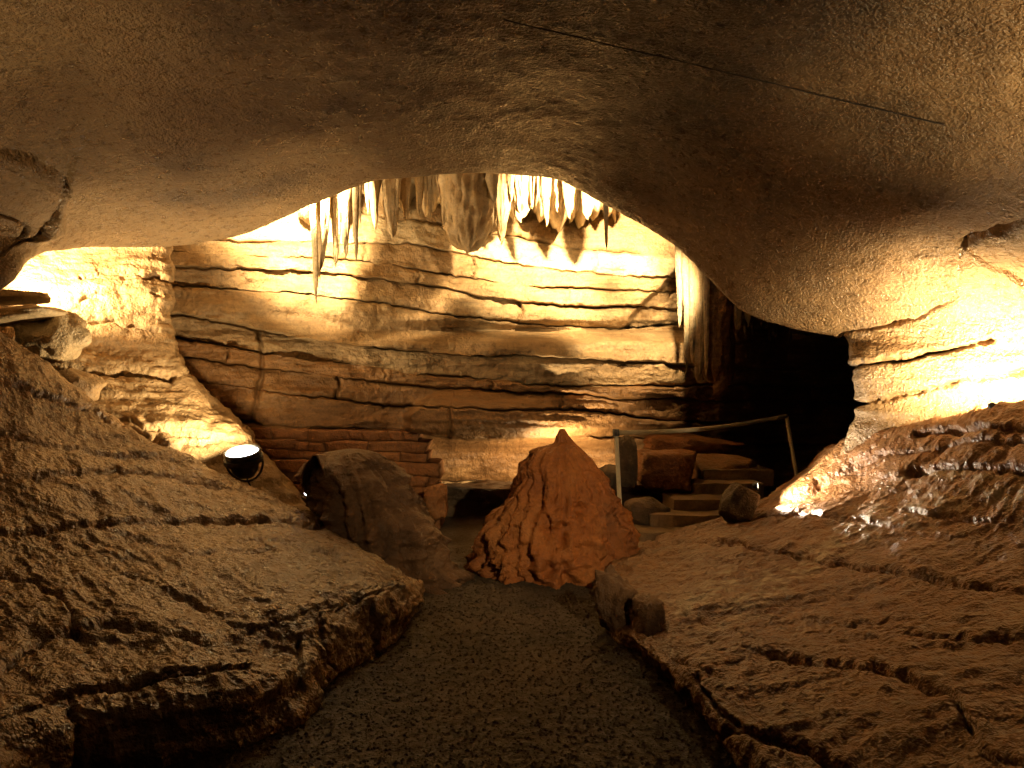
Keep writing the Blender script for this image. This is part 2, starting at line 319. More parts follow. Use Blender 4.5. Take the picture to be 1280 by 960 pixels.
for poly, w, dep, st, fa in [([(815,681),(909,682),(1002,693),(1069,701),(1141,714),(1225,729),(1300,738)], 3.2, .06, .04, 25), ([(925,645),(985,644),(1052,649),(1100,655)], 3, .05, .03, 20),
                             ([(915,918),(970,930),(1014,940),(1060,962)], 6, .10, .03, 25), ([(1147,547),(1180,541),(1210,542),(1290,536)], 4, .08, .06, 15), ([(1135,596),(1210,586),(1290,590)], 4, .07, .06, 20),
                             ([(965,818),(1030,830),(1110,845),(1190,872),(1215,910)], 5, .07, .07, 40), ([(1215,930),(1250,945),(1300,958)], 4, .06, .04, 20), ([(835,815),(870,840),(905,852)], 3, .04, 0, 12),
                             ([(850,760),(900,768),(960,800)], 2.5, .03, 0, 12), ([(1080,790),(1160,800),(1230,806),(1300,800)], 3, .04, .03, 30), ([(1000,760),(1060,770),(1130,768)], 2.5, .03, .015, 20),
                             ([(870,850),(900,890),(930,915)], 4, .06, 0, 14), ([(940,632),(985,617),(1030,598),(1080,572)], 8, .075, 0, 20), ([(1120,640),(1200,648),(1290,640)], 3, .04, .02, 20), ([(1070,575),(1130,570),(1200,560),(1290,552)], 3, .05, .04, 14)]:
    d = d+np.where(G[..., 1] > 1.5, crack(px, py, poly, w*.75, dep*.9, 2.0, 67, st*.3, fa), 0)
G = G+N*d[..., None]
LEDGE_R = G
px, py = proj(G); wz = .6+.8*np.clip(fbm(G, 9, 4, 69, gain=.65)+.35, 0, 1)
streak = 0  # pale streaks that paint the sheen of the bright wall onto the slab
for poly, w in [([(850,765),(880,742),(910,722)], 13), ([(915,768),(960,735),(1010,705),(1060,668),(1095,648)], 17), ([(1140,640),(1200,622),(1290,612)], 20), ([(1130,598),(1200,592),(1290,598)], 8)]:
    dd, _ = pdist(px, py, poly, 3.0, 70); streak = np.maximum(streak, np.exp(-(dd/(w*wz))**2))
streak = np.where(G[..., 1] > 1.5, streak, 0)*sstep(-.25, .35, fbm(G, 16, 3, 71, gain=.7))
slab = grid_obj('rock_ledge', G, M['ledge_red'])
at = slab.data.attributes.new('painted_sheen', 'FLOAT', 'POINT'); at.data.foreach_set('value', streak.ravel().astype(np.float32))
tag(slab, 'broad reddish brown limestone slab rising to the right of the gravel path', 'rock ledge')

# ------------------------------------------------------------------ back wall in bedded layers
DX = np.array([100, 250, 400, 500, 600, 700, 800, 900, 1000, 1120, 1300.])
DY = np.array([170, 250, 310, 360, 400, 412, 428, 455, 500, 535, 560, 605, 720.])
D = np.array([
 [ 9.4,10.0,10.6,10.9,11.1,11.2,11.2,11.0,11.4,12.5,13.0],
 [ 9.0, 9.7,10.3,10.7,11.0,11.0,11.0,10.8,11.4,12.5,13.0],
 [ 8.8, 9.3,10.0,10.4,10.7,10.7,10.6,10.6,11.4,12.5,13.0],
 [ 8.7, 9.2, 9.7,10.1,10.3,10.4,10.4,10.5,11.4,12.5,13.0],
 [ 8.7, 9.0, 9.5, 9.8,10.1,10.2,10.3,10.5,11.3,12.4,13.0],
 [ 8.7, 9.0, 9.4, 9.9,10.3,10.5,10.6,10.6,11.3,12.4,13.0],
 [ 8.6, 8.9, 9.2, 9.5, 9.8, 9.9,10.0,10.2,11.2,12.4,13.0],
 [ 8.6, 8.8, 9.1, 9.4, 9.6, 9.7, 9.8,10.1,11.2,12.4,13.0],
 [ 8.5, 8.7, 9.0, 9.3, 9.6, 9.9,10.0,10.3,11.3,12.4,13.0],
 [ 8.5, 8.7, 9.0, 9.3, 9.5, 9.8,10.3,10.6,11.4,12.4,13.0],
 [ 8.5, 8.7, 9.0, 9.5, 9.9,10.2,10.5,10.7,11.5,12.4,13.0],
 [ 8.5, 8.7, 9.2, 9.8,10.2,10.3,10.4,10.7,11.5,12.4,13.0],
 [ 8.4, 8.6, 9.2, 9.8,10.2,10.3,10.4,10.7,11.5,12.4,13.0]])
def depth(px, py):
    u = np.interp(px, DX, np.arange(len(DX))); v = np.interp(py, DY, np.arange(len(DY)))
    i = np.clip(u.astype(int), 0, len(DX)-2); j = np.clip(v.astype(int), 0, len(DY)-2)
    a, b = u-i, v-j; a = a*a*(3-2*a)*.6+a*.4
    return (D[j, i]*(1-a)+D[j, i+1]*a)*(1-b)+(D[j+1, i]*(1-a)+D[j+1, i+1]*a)*b
pxs = np.concatenate([np.arange(110, 1080, 1.7), np.arange(1085, 1300, 8)])
# joints between the layers, top to bottom, drawn in the photograph: lists of (px, py)
J = [[(100,150),(1300,150)],
     [(100,235),(400,262),(500,272),(560,285),(640,298),(720,310),(800,317),(860,322),(1300,330)],
     [(100,285),(300,300),(430,306),(480,300),(540,310),(600,325),(700,340),(790,345),(860,350),(1300,355)],
     [(100,305),(260,318),(400,322),(480,330),(560,344),(640,358),(730,362),(800,364),(880,368),(1300,375)],
     [(100,325),(280,338),(380,336),(480,350),(560,362),(640,376),(720,382),(790,383),(880,384),(1300,390)],
     [(100,345),(270,362),(380,367),(480,380),(560,394),(640,404),(720,409),(780,411),(880,402),(1300,405)],
     [(100,385),(230,395),(330,415),(440,432),(540,440),(640,444),(740,450),(850,456),(960,462),(1300,470)],
     [(100,405),(230,425),(330,443),(440,456),(520,468),(600,474),(700,482),(800,484),(900,480),(1300,490)],
     [(100,430),(230,446),(330,460),(440,472),(520,482),(600,488),(700,492),(800,498),(900,500),(1300,510)],
     [(100,450),(240,474),(330,490),(440,500),(505,508),(600,512),(720,510),(770,520),(850,526),(940,530),(1300,535)],
     [(100,500),(300,528),(420,536),(520,540),(600,553),(680,548),(740,545),(800,548),(900,555),(1300,560)],
     [(100,600),(540,600),(640,606),(800,610),(1300,620)],
     [(100,720),(1300,720)]]
prot = [0, .02, .0, .06, -.02, .08, -.05, .06, -.03, .03, .06, 0, 0]
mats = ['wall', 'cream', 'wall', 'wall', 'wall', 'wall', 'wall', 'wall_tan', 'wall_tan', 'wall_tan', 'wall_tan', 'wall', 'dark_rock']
rows_n = [30, 36, 26, 24, 24, 28, 40, 26, 22, 30, 40, 46, 24]
def joint(k):
    a = np.array(J[k], float)
    y = np.interp(pxs, a[:, 0], a[:, 1])
    w = np.convolve(np.pad(y, 25, mode='edge'), np.ones(51)/51, 'valid')
    z = pxs*0+k*3.7
    return w+2.2*vnoise(pxs/60, z, z+.5, 81)+1.6*vnoise(pxs/15, z, z+.5, 82)+1.1*vnoise(pxs/6, z, z+.5, 83)
JY = [joint(k) for k in range(len(J))]
back = None
for k in range(len(J)-1):
    t = np.linspace(0, 1, rows_n[k])[:, None]
    top, bot = JY[k][None], JY[k+1][None]
    t2 = .5-.5*np.cos(np.pi*t) if k not in (0, 11) else t     # rows crowd at the joints
    pyg = top*(1-t2)+bot*t2; pxg = np.broadcast_to(pxs[None], pyg.shape)
    Dp = depth(pxg, pyg)
    hpx = np.maximum(bot-top, 2)
    e = np.minimum(t2, 1-t2)*hpx                               # pixels from the nearer joint
    wob = 1.5*np.clip(vnoise(pxg/70, np.round(pyg/hpx*0+k+t2)*5.1, pxg*0+.5, 84)+.35, 0.06, 1.0)*(sstep(330, 430, pxg) if k in (1, 2, 3) else 1)
    dg = sstep(0, 9, pxg-(862-(pyg-318)*.95)+4*vnoise(pyg/9, pxg*0, pxg*0+.5, 98))*(1 if k in (1, 2, 3, 4) else 0)*sstep(300, 318, pyg)
    wob = wob*(1-dg)
    groove = (.22 if k not in (5,) else .12)*wob*np.exp(-(e/1.05)**1.5)
    rnd = .025*wob*np.exp(-e/4.0)
    Y0 = Dp-prot[k]*(1+.8*vnoise(pxg/90, pxg*0+k, pxg*0+.5, 85))+groove+rnd
    Gp = np.stack([(pxg-640)/FPX*Dp, Dp, EYE-(pyg-480)/FPX*Dp], -1)
    edge = np.clip(e/2.0, 0, 1)
    Y0 -= edge*(.10*fbm(Gp, .9, 4, 90, sz=1.6)+(.06 if k in (1,2,3,4,5) else .03)*fbm(Gp, 2.6, 4, 91, sz=1.6)+.018*fbm(Gp, 10, 4, 92, gain=.6))
    Y0 -= edge*.05*(np.abs(vnoise(Gp[..., 0]*1.7, pxg*0+k*2.2, pxg*0+.5, 93))-.25)
    Y0 -= edge*.14*terr(fbm(Gp, 1.1, 5, 94, sx=.8, sz=2.5, gain=.55), 9)
    Y0 += dg*(.35-.10*fbm(Gp, 5, 4, 99, gain=.6))
    for q, (vx, ka) in enumerate([(455, 2), (522, 3), (590, 2), (648, 4), (706, 3), (742, 1), (612, 7), (478, 7), (700, 8), (560, 9), (420, 8), (280, 7)]):
        if ka == k:                                            # short cross joints break the courses
            yc = float(np.interp(vx, pxs, JY[k])); yd = float(np.interp(vx, pxs, JY[k+1]))
            Y0 += crack(pxg, pyg, [(vx, yc-2), (vx+4, (yc+yd)/2), (vx-2, yd+2)], 1.9, -.13, 1.4, 195+q)
            Y0 -= .05*edge*sstep(0, 2, pxg-vx)*np.exp(-np.maximum(pxg-vx, 0)/70)
    if k in (8, 9):                                            # the dark overhang above the lit slot
        Y0 -= (.6 if k == 9 else .6*t2**.6)*sstep(500, 514, pxg-16*((pyg-532)/26)**2+4*vnoise(pyg/8, pxg*0, pxg*0+.5, 97))*sstep(745, 650, pxg)
    if k in (6, 7, 8, 9):                                      # the tall vertical joint in the lower wall
        Y0 += crack(pxg, pyg, [(323,405),(326,440),(327,470),(320,500),(314,535)], 2.6, -.16, 1.2, 95)
    if k in (7, 8, 9):
        Y0 += .05*fbm(Gp, 1.3, 3, 96, sx=.3, sz=9)
    if k == 10:
        Y0 -= .6*(1-sstep(0, .12, t))*sstep(498, 516, pxg)*sstep(745, 650, pxg)-.25*sstep(.1, .4, t)*sstep(500, 560, pxg)*sstep(800, 700, pxg)
    Gw = np.stack([(pxg-640)/FPX*Y0, Y0, EYE-(pyg-480)/FPX*Y0], -1)
    if back is None:
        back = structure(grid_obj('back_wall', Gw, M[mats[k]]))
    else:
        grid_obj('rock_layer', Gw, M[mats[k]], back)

# left side wall of the far chamber
rowsC = []
for yy, ds, xr in [(240,(7.6,7.9,8.2,8.4),205),(310,(7.4,7.7,8.0,8.2),207),(350,(7.3,7.5,7.8,8.1),207),(400,(7.2,7.3,7.6,7.9),207),(450,(7.0,7.1,7.4,7.7),214),(500,(6.8,6.95,7.2,7.6),262),(560,(6.7,6.8,7.0,7.5),322),(650,(6.6,6.6,6.8,7.3),385)]:
    xl = -80; cols = [xl, xl+(xr-xl)*.36, xl+(xr-xl)*.7, xr-4]
    r = [P(c, yy, dd) for c, dd in zip(cols, ds)]
    r.append(P(xr+3, yy, ds[3]+.25)); r.append(P(xr+4, yy, ds[3]+1.3)); rowsC.append(r)
G = patch(rowsC, [30, 34, 36, 36, 40, 40, 20], [60, 70, 70, 10, 12])
N = grid_normals(G); px, py = proj(G)
d = .10*fbm(G, 1.1, 4, 101)+.045*fbm(G, 4, 4, 102)+.015*fbm(G, 14, 3, 103)
d += .05*fbm(G, 1.2, 4, 104, sx=.4, sy=.4, sz=7)
for poly, w, dep, st in [([(100,345),(140,340),(205,350)], 3, .06, .05), ([(90,405),(140,402),(200,412)], 2, .04, .0), ([(115,468),(150,462),(215,468)], 4, .09, .06), ([(60,455),(110,470),(125,480)], 4, .08, .05),
                         ([(60,500),(120,515),(180,535),(260,545)], 3, .05, .04), ([(100,375),(150,365),(200,372)], 2, .03, 0), ([(190,545),(250,552),(300,548)], 3, .05, .04)]:
    d = d+crack(px, py, poly, w, dep, 2, 105, st, 14)
G = G+N*d[..., None]
structure(grid_obj('side_wall', G, M['wall']))

# roof of the far chamber
X, Yg = np.meshgrid(np.linspace(-6, 6, 130), np.linspace(7.0, 13.5, 90)); G = np.stack([X, Yg, 4.55+X*0], -1)
G[..., 2] += .25*fbm(G, .8, 4, 111)+.08*fbm(G, 3, 3, 112)-.06*(np.abs(X)**1.3)*.6
structure(grid_obj('chamber_roof', G, M['cream']))

# ------------------------------------------------------------------ broken red courses of the wall foot, block by block
rng = random.Random(5)
def course_y(y, x, k):                           # a wavering bedding joint
    x = np.asarray(x, float); z = x*0+k*2.3
    return y+(x-300)*.022+2.4*vnoise(x/40, z, z+.5, 210)+1.3*vnoise(x/12, z, z+.5, 211)
def block_mesh(x0, x1, s0, s1, y0, k0, y1, k1, Yf, dep, seed, n=9):
    a = np.linspace(0, 1, n); U, V = np.meshgrid(a, .5-.5*np.cos(np.pi*a))
    xl = x0+s0*(V-.5); xr = x1+s1*(V-.5)
    X = xl+(xr-xl)*(.5-.5*np.cos(np.pi*U))
    Yp = course_y(y0, X, k0)*(1-V)+course_y(y1, X, k1)*V
    m = np.minimum(np.minimum(U, 1-U)*(x1-x0), np.minimum(V, 1-V)*(y1-y0))
    F = np.stack([(X-640)/FPX*Yf, Yf+0*X, EYE-(Yp-480)/FPX*Yf], -1)
    F[..., 1] += .035*np.exp(-m/.7)-.05*fbm(F, 6, 4, seed, gain=.6)-.10*fbm(F, 1.5, 3, 77)
    verts = F.reshape(-1, 3).tolist(); faces = quads(n, n).tolist()
    ring = [j for j in range(n)]+[i*n+n-1 for i in range(1, n)]+[(n-1)*n+j for j in range(n-2, -1, -1)]+[i*n for i in range(n-2, 0, -1)]
    off = len(verts)
    for r in ring:
        v = list(verts[r]); v[1] += dep; verts.append(v)
    L = len(ring)
    for q in range(L): faces.append([ring[q], ring[(q+1) % L], off+(q+1) % L, off+q])
    return verts, faces
base_wall = None
courses = [(534, 549, 312, 522, 8.76), (549, 562, 310, 528, 8.70), (562, 574, 308, 536, 8.66), (574, 590, 304, 546, 8.60), (590, 604, 300, 548, 8.58), (604, 620, 298, 546, 8.54), (620, 640, 296, 550, 8.55), (640, 668, 300, 546, 8.58), (668, 700, 330, 540, 8.62)]
bi = 0
verts = [P(290, 545, 9.15), P(520, 545, 9.2), P(535, 720, 9.0), P(290, 720, 8.9)]
base_wall = structure(mesh_obj('wall_foot', verts, [[0, 1, 2, 3]], M['wall_red']))
for ci, (y0, y1, xa, xb, Yf) in enumerate(courses):
    x = xa; sl = 0
    while x < xb-6:
        w = rng.choice([rng.uniform(14, 34), rng.uniform(40, 95)]) 
        x2 = min(xb+rng.uniform(-5, 5), x+w); sr = rng.uniform(-7, 7)
        if xb-x2 < 12: x2 = xb+rng.uniform(-6, 5)
        v, f = block_mesh(x, x2, sl, sr, y0, ci, y1, ci+1, Yf+rng.choice([0, 0, 0, rng.uniform(-.06, .08)])+.0006*(x-300), .6, 200+bi)
        mesh_obj('rock_block', v, f, M['wall_red'], base_wall); bi += 1
        x = x2; sl = sr

# rock shelf behind the stalagmites
c = []
for a, b, Y1 in [(500,604,9.5),(560,606,9.4),(640,608,9.35),(720,606,9.3),(800,604,9.3),(860,602,9.4),(930,600,9.7)]:
    c.append([P(a, b-6, 10.9), P(a, b-3, Y1+.5), P(a, b, Y1+.1), P(a, b+4, Y1), P(a, b+35, Y1+.12), P(a, b+95, Y1+.1), P(a, b+130, Y1+.2)])
G = patch(c, [22]*6, [14, 10, 8, 20, 24, 8]); N = grid_normals(G)
G = G+N*(.08*fbm(G, 1.6, 4, 121)+.03*fbm(G, 6, 3, 122)+.04*fbm(G, 1.2, 3, 123, sx=.4, sz=9))[..., None]
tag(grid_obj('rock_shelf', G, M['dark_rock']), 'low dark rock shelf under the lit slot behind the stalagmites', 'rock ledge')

# ------------------------------------------------------------------ stalagmites and flowstone
def column_from_rows(rows, Yc, nt=120, segs=14, flat=.8):
    r = np.array(rows, float)                       # py, left px, right px, (depth)
    z = EYE-(r[:, 0]-480)/FPX*Yc; xl = (r[:, 1]-640)/FPX*Yc; xr = (r[:, 2]-640)/FPX*Yc
    c = np.stack([(xl+xr)/2, (xr-xl)/2, z, r[:, 3] if r.shape[1] > 3 else np.full(len(r), Yc)], -1)
    g = cr(c, dense([segs]*(len(rows)-1)))
    th = np.linspace(0, 2*np.pi, nt, endpoint=False)[None]
    cx, rad, zz, yc = [g[:, k][:, None] for k in range(4)]
    return np.stack([cx+rad*np.cos(th), yc-rad*flat*np.sin(th), zz+0*th], -1), th, rad
def cap_top(G): 
    G[0] = G[0].mean(0); return G
rows = [(536,700,706),(545,696,711),(554,693,718),(559,676,724),(567,662,731),(582,653,741),(600,647,752),(625,636,765),(650,619,777),(675,606,786),(700,594,792),(716,588,797),(735,584,800)]
G, th, rad = column_from_rows(rows, 6.75, 170, 16, .75)
N = G*1.0; N[..., 0] -= G[..., 0].mean(1, keepdims=True); N[..., 1] -= G[..., 1].mean(1, keepdims=True); N[..., 2] = 0
N /= np.maximum(np.linalg.norm(N, axis=-1, keepdims=True), 1e-6)
fl = np.stack([np.cos(th)*2+0*rad, np.sin(th)*2+0*rad, G[..., 2]*.5], -1)
am = np.clip(rad*1.5, .02, 1)
d = am*(.09*fbm(G, 2.2, 4, 131, gain=.6)+.05*fbm(fl, 2.2, 3, 132, ridge=True)+.085*fbm(fl, 6, 3, 133, ridge=True)+.09*fbm(G, 9, 4, 134, gain=.6))
pit = np.clip(fbm(G, 5.5, 3, 135, sz=.6)-.22, 0, 1); d -= .4*pit*sstep(1.15, .8, G[..., 2])*am
G = cap_top(G+N*d[..., None])
tag(grid_obj('stalagmite', G, M['orange'], wrap=True), 'pointed orange cone of a stalagmite standing at the end of the path', 'stalagmite')

rows = [(564,425,440,6.75),(569,404,458,6.72),(578,396,476,6.7),(592,392,492,6.66),(606,395,503,6.62),(622,400,511,6.58),(640,404,520,6.52),(660,408,531,6.46),(680,414,541,6.42),(700,420,551,6.38),(718,424,568,6.34),(730,426,580,6.32),(745,425,590,6.3)]
G, th, rad = column_from_rows(rows, 6.5, 170, 16, .7)
N = G*1.0; N[..., 0] -= G[..., 0].mean(1, keepdims=True); N[..., 1] -= G[..., 1].mean(1, keepdims=True); N[..., 2] = 0
N /= np.maximum(np.linalg.norm(N, axis=-1, keepdims=True), 1e-6)
fl = np.stack([np.cos(th)*2+0*rad, np.sin(th)*2+0*rad, G[..., 2]*.5], -1); am = np.clip(rad*1.6, .02, 1)
d = am*(.22*fbm(G, 2.6, 4, 141, gain=.6)+.10*fbm(G, 3.1, 4, 145, gain=.55, ridge=True)+.09*fbm(fl, 1.6, 3, 142, ridge=True)+.13*fbm(fl, 4, 3, 143, ridge=True)+.10*fbm(G, 7, 4, 144, ridge=True))
G = cap_top(G+N*d[..., None])
flow = grid_obj('flowstone_mound', G, M['brown'], wrap=True)
tag(flow, 'hunched dark brown flowstone mound with spreading toe beside the left ledge', 'flowstone')
# the hollow ear-shaped flake on its left shoulder
ang = np.linspace(-2.6, 2.6, 40); ks = np.linspace(0, 1, 12)
A, K = np.meshgrid(ang, ks)
cx, cyy = 398, 597
rx = 13*(1-.2*K)*(1-.55*np.clip(np.cos(A), 0, 1)**2); ry = 29*(1-.12*K)
ear = np.stack([(cx+rx*np.sin(A)+3*K-640)/FPX*6.5, 6.36+.22*K+.03*np.cos(A*2), EYE-(cyy-ry*np.cos(A)*(.9+.1*np.cos(A))-480)/FPX*6.5], -1)
ear += .012*np.stack([fbm(ear, 9, 3, 151), fbm(ear, 9, 3, 152), fbm(ear, 9, 3, 153)], -1)
eo = grid_obj('rock_flake', ear, M['brown'], flow)
sol = eo.modifiers.new('thickness', 'SOLIDIFY'); sol.thickness = .012; sol.offset = 1

# ------------------------------------------------------------------ stalactites
def stalactite(px, top, bot, w, Y, seed, mat='drip', label=None, group='', blunt=.3, ribs=7, sag=0, nt=28, nh=34, name='stalactite', flat=.85, cat='stalactite', tl=0):
    h = np.linspace(0, 1, nh)[:, None]; th = np.linspace(0, 2*np.pi, nt, endpoint=False)[None]
    x0 = (px-640)/FPX*Y; r0 = w/2/FPX*Y; z0 = EYE-(top-480)/FPX*Y; z1 = EYE-(bot-480)/FPX*Y
    prof = (1+.35*np.exp(-h*9))*(1-(1-blunt)*h**1.6)*np.sqrt(np.clip(1-((h-.86)/.14).clip(0)**2, 0.0, 1))
    rad = r0*prof
    fl = np.stack([np.cos(th)+0*h, np.sin(th)+0*h, h*.6+0*th], -1)
    rr = rad*(1+.28*fbm(fl, ribs*.35, 2, seed, ridge=True)+.30*fbm(fl, ribs*.9, 3, seed+1, ridge=True)+.12*fbm(fl, 3, 3, seed+2, sz=6))
    jag = (z0-z1)*.16*sstep(.6, 1, h)*fbm(fl, 1.8, 2, seed+4, sz=0)
    sx = sag/FPX*Y*h**1.5+.25*r0*vnoise(h*3, h*0+seed, h*0+.5, 9)
    G = np.stack([x0+sx+rr*np.cos(th), Y-rr*flat*np.sin(th)+0*h, z0+(z1-z0)*h+jag], -1)
    o = grid_obj(name, G, M[mat], wrap=True)
    if label: tag(o, label, cat, group)
    return o
SG = 'stalactites hanging from the far chamber roof'
ST = [ # px, top, bottom, width, depth, blunt, mat, label
 (391,205,366,8,8.7,.5,'cream','longest thread-thin wavy stalactite left of the pale left-hand cluster'),
 (404,200,336,15,8.8,.35,'cream','pale lit stalactite, leftmost thick one of the left-hand cluster'),
 (418,200,326,12,8.9,.3,'cream','pale slim stalactite, second of the thick ones in the left-hand cluster'),
 (434,195,318,13,8.8,.35,'cream','pale stalactite third in the left-hand cluster with blunt wet tip'),
 (446,195,322,9,8.7,.3,'cream','thin pale stalactite at the right edge of the left-hand cluster'),
 (468,190,282,16,9.2,.3,'drip','short brownish stalactite just right of the left-hand pale cluster'),
 (489,185,294,20,9.2,.4,'drip','ribbed tan stalactite midway between left cluster and the thickest one'),
 (507,185,276,14,9.4,.3,'drip','small tan stalactite right of the ribbed tan one'),
 (525,185,266,12,9.5,.3,'drip','small pale stalactite, second left of the brown one beside the thickest'),
 (538,185,270,9,9.5,.25,'cream','thin pale stalactite left of the brown one beside the thickest'),
 (556,180,264,18,9.3,.3,'brown','dark brown stalactite touching the left side of the thickest one'),
 (586,175,310,52,9.2,.78,'drip','thickest fluted stalactite with ragged end at the middle of the arch'),
 (612,180,276,16,9.6,.4,'brown','shadowed brown stalactite tight against the right side of the thickest one'),
 (630,180,296,24,9.5,.28,'drip','long tapering tan stalactite, first wide one right of the thickest'),
 (655,180,268,30,9.8,.45,'drip','wide orange-tan stalactite, second wide one right of the thickest'),
 (681,185,276,14,9.6,.3,'drip','narrow tan stalactite left of the arch shoulder'),
 (698,185,262,12,9.7,.3,'cream','small pale stalactite fifth right of the thickest one'),
 (712,190,270,16,9.5,.35,'drip','tan stalactite just left of the stubby rounded one at arch shoulder'),
 (736,200,268,18,9.4,.5,'drip','stubby rounded tan stalactite under the right shoulder of the arch'),
 (757,225,307,6,8.6,.4,'drip','lone straw-thin stalactite hanging below the right shoulder of the arch')]
for i, (x, t, b, w, Y, bl, mt, lab) in enumerate(ST):
    rr_ = random.Random(i)
    main = stalactite(x, t, b, w, Y, 300+i*7, mt, lab, SG, bl, sag=(5 if i == 0 else rr_.uniform(-3, 3)), ribs=7 if w < 20 else 12, nt=28 if w < 20 else 60)
    for q in range(0 if w < 8 else (2 if w < 20 else 5)):        # drips fused to its sides
        dx = rr_.uniform(-.6, .6)*w
        stalactite(x+dx, t, b-(b-t)*rr_.uniform(.06, .45), w*rr_.uniform(.25, .5), Y-w/FPX*Y*.38*rr_.uniform(.2, 1), 900+i*11+q, mt if rr_.random() < .7 else 'cream', name='drip', blunt=.3, nt=14, nh=24).parent = main
# the flowstone curtain they are fused to
c = []
for a in np.linspace(370, 770, 9):
    yb = np.interp(a, [370, 450, 560, 660, 770], [262, 246, 240, 252, 262]); Yc = np.interp(a, [370, 580, 770], [9.6, 10.1, 10.0])
    c.append([P(a, 140, Yc-.3), P(a, 190, Yc-.1), P(a, yb-18, Yc-.05), P(a, yb, Yc+.15), P(a, yb+8, Yc+.9)])
G = patch(c, [44]*8, [14, 20, 16, 8]); N = grid_normals(G)
fx = np.stack([G[..., 0], G[..., 0]*0, G[..., 2]*.12], -1)
dd = .22*fbm(fx, 4.0, 4, 171, ridge=True)+.06*fbm(G, 5, 3, 172)
G = G+N*dd[..., None]; G[..., 2] -= .35*np.clip(fbm(fx, 5.5, 3, 173, sz=0), -.2, 1)*sstep(200, 250, proj(G)[1])
tag(grid_obj('flowstone_curtain', G, M['cream']), 'pale fluted flowstone curtain behind the stalactites at the top of the arch', 'flowstone')
# the big drapery column at the right end of the bedded wall
colroot = empty('drapery_column', P(888, 475, 9.3))
def child(o): o.parent = colroot; o.matrix_parent_inverse = Matrix.Translation(-Vector(colroot.location)); return o
for i, (x, t, b, w, Y, bl, mt) in enumerate([(858,318,452,9,9.25,.5,'cream'),(866,316,440,10,9.2,.5,'cream'),(875,316,468,15,9.2,.55,'drip'),(893,318,478,36,9.35,.8,'wall_tan'),(909,328,474,18,9.45,.7,'brown'),(922,345,412,16,9.4,.4,'drip'),(934,358,404,12,9.4,.35,'drip'),(883,316,462,7,9.1,.5,'cream'),(850,312,400,9,9.3,.4,'cream')]):
    child(stalactite(x, t-20, b, w, Y, 500+i*9, mt, None, blunt=bl, name='rib', nh=50, nt=36, ribs=9))
tag(colroot, 'tall fluted drapery column hanging at the right end of the lit bedded wall', 'flowstone')
r7 = random.Random(7)
ORD = 'first second third fourth fifth sixth seventh eighth ninth tenth eleventh twelfth thirteenth fourteenth fifteenth'.split()
for i in range(15):
    x = 925+i*9.3+r7.uniform(-3, 3)
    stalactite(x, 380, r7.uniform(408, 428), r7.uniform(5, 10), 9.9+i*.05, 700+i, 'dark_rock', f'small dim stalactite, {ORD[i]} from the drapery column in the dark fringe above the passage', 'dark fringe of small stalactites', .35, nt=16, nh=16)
# brow of rock that carries the fringe
c = []
for a, b, Y1 in [(905,385,9.6),(950,388,9.7),(1000,394,9.9),(1060,404,10.1),(1130,410,10.3)]:
    c.append([P(a, b-90, Y1+.2), P(a, b-30, Y1-.1), P(a, b+4, Y1), P(a, b+16, Y1+.2), P(a, b+22, Y1+1.2)])
G = patch(c, [20]*4, [14, 14, 10, 10]); N = grid_normals(G)
G = G+N*(.08*fbm(G, 2, 4, 161)+.03*fbm(G, 8, 3, 162))[..., None]
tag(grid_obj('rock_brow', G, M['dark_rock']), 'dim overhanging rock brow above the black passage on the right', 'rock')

# ------------------------------------------------------------------ boulders and slabs
def boulder(name, px, py, Y, w, h, dep, seed, mat, label, cat='boulder', group=None, rough=.16, blocky=.5, rot=0.0, tilt=0.0, n=26):
    th = np.linspace(0, 2*np.pi, n*2, endpoint=False)[None]; ph = np.linspace(0.0005, np.pi-.0005, n)[:, None]
    S = np.stack([np.sin(ph)*np.cos(th), np.sin(ph)*np.sin(th), np.cos(ph)+0*th], -1)
    k = 1/np.max(np.abs(S), -1, keepdims=True); S = S*((1-blocky)+blocky*k)
    rr = np.random.RandomState(seed)
    for _ in range(9):                              # broken flat faces
        nrm = rr.normal(size=3); nrm /= np.linalg.norm(nrm); lim = rr.uniform(.72, .98)
        dd = np.maximum(S@nrm-lim, 0); S = S-dd[..., None]*nrm*.9
    S = S*(1+rough*fbm(S, 1.6, 4, seed)[..., None]+.25*rough*fbm(S, 6, 3, seed+1)[..., None])
    c = P(px, py, Y); S = S*np.array([w/2/FPX*Y, dep/2, h/2/FPX*Y])
    ca, sa = math.cos(tilt), math.sin(tilt)
    S = np.stack([S[..., 0]*ca+S[..., 2]*sa, S[..., 1], -S[..., 0]*sa+S[..., 2]*ca], -1)
    ca, sa = math.cos(rot), math.sin(rot)
    S = np.stack([S[..., 0]*ca-S[..., 1]*sa, S[..., 0]*sa+S[..., 1]*ca, S[..., 2]], -1)
    o = grid_obj(name, S, M[mat], wrap=True); o.location = c
    return tag(o, label, cat, group)
boulder('boulder', 770, 752, 5.05, 56, 84, .34, 1, 'brown', 'dark rough boulder at the path-side corner of the right ledge', blocky=.6, rough=.34, n=44)
boulder('boulder', 812, 780, 4.72, 40, 66, .3, 2, 'brown', 'smaller dark stone between corner boulder and right ledge', blocky=.6, rough=.34, n=40)
boulder('boulder', 64, 420, 6.75, 84, 66, .5, 3, 'cream', 'cream lit lumpy boulder on top of the left ledge', blocky=.25, rough=.35)
boulder('rock_slab', 24, 394, 6.6, 110, 20, .6, 4, 'cream', 'tilted pale slab resting at far left, lower of two', 'rock slab', blocky=.7, tilt=-.16)
boulder('rock_slab', 18, 372, 6.8, 100, 17, .6, 5, 'cream', 'flat pale slab at far left, upper of two', 'rock slab', blocky=.7, tilt=.03)
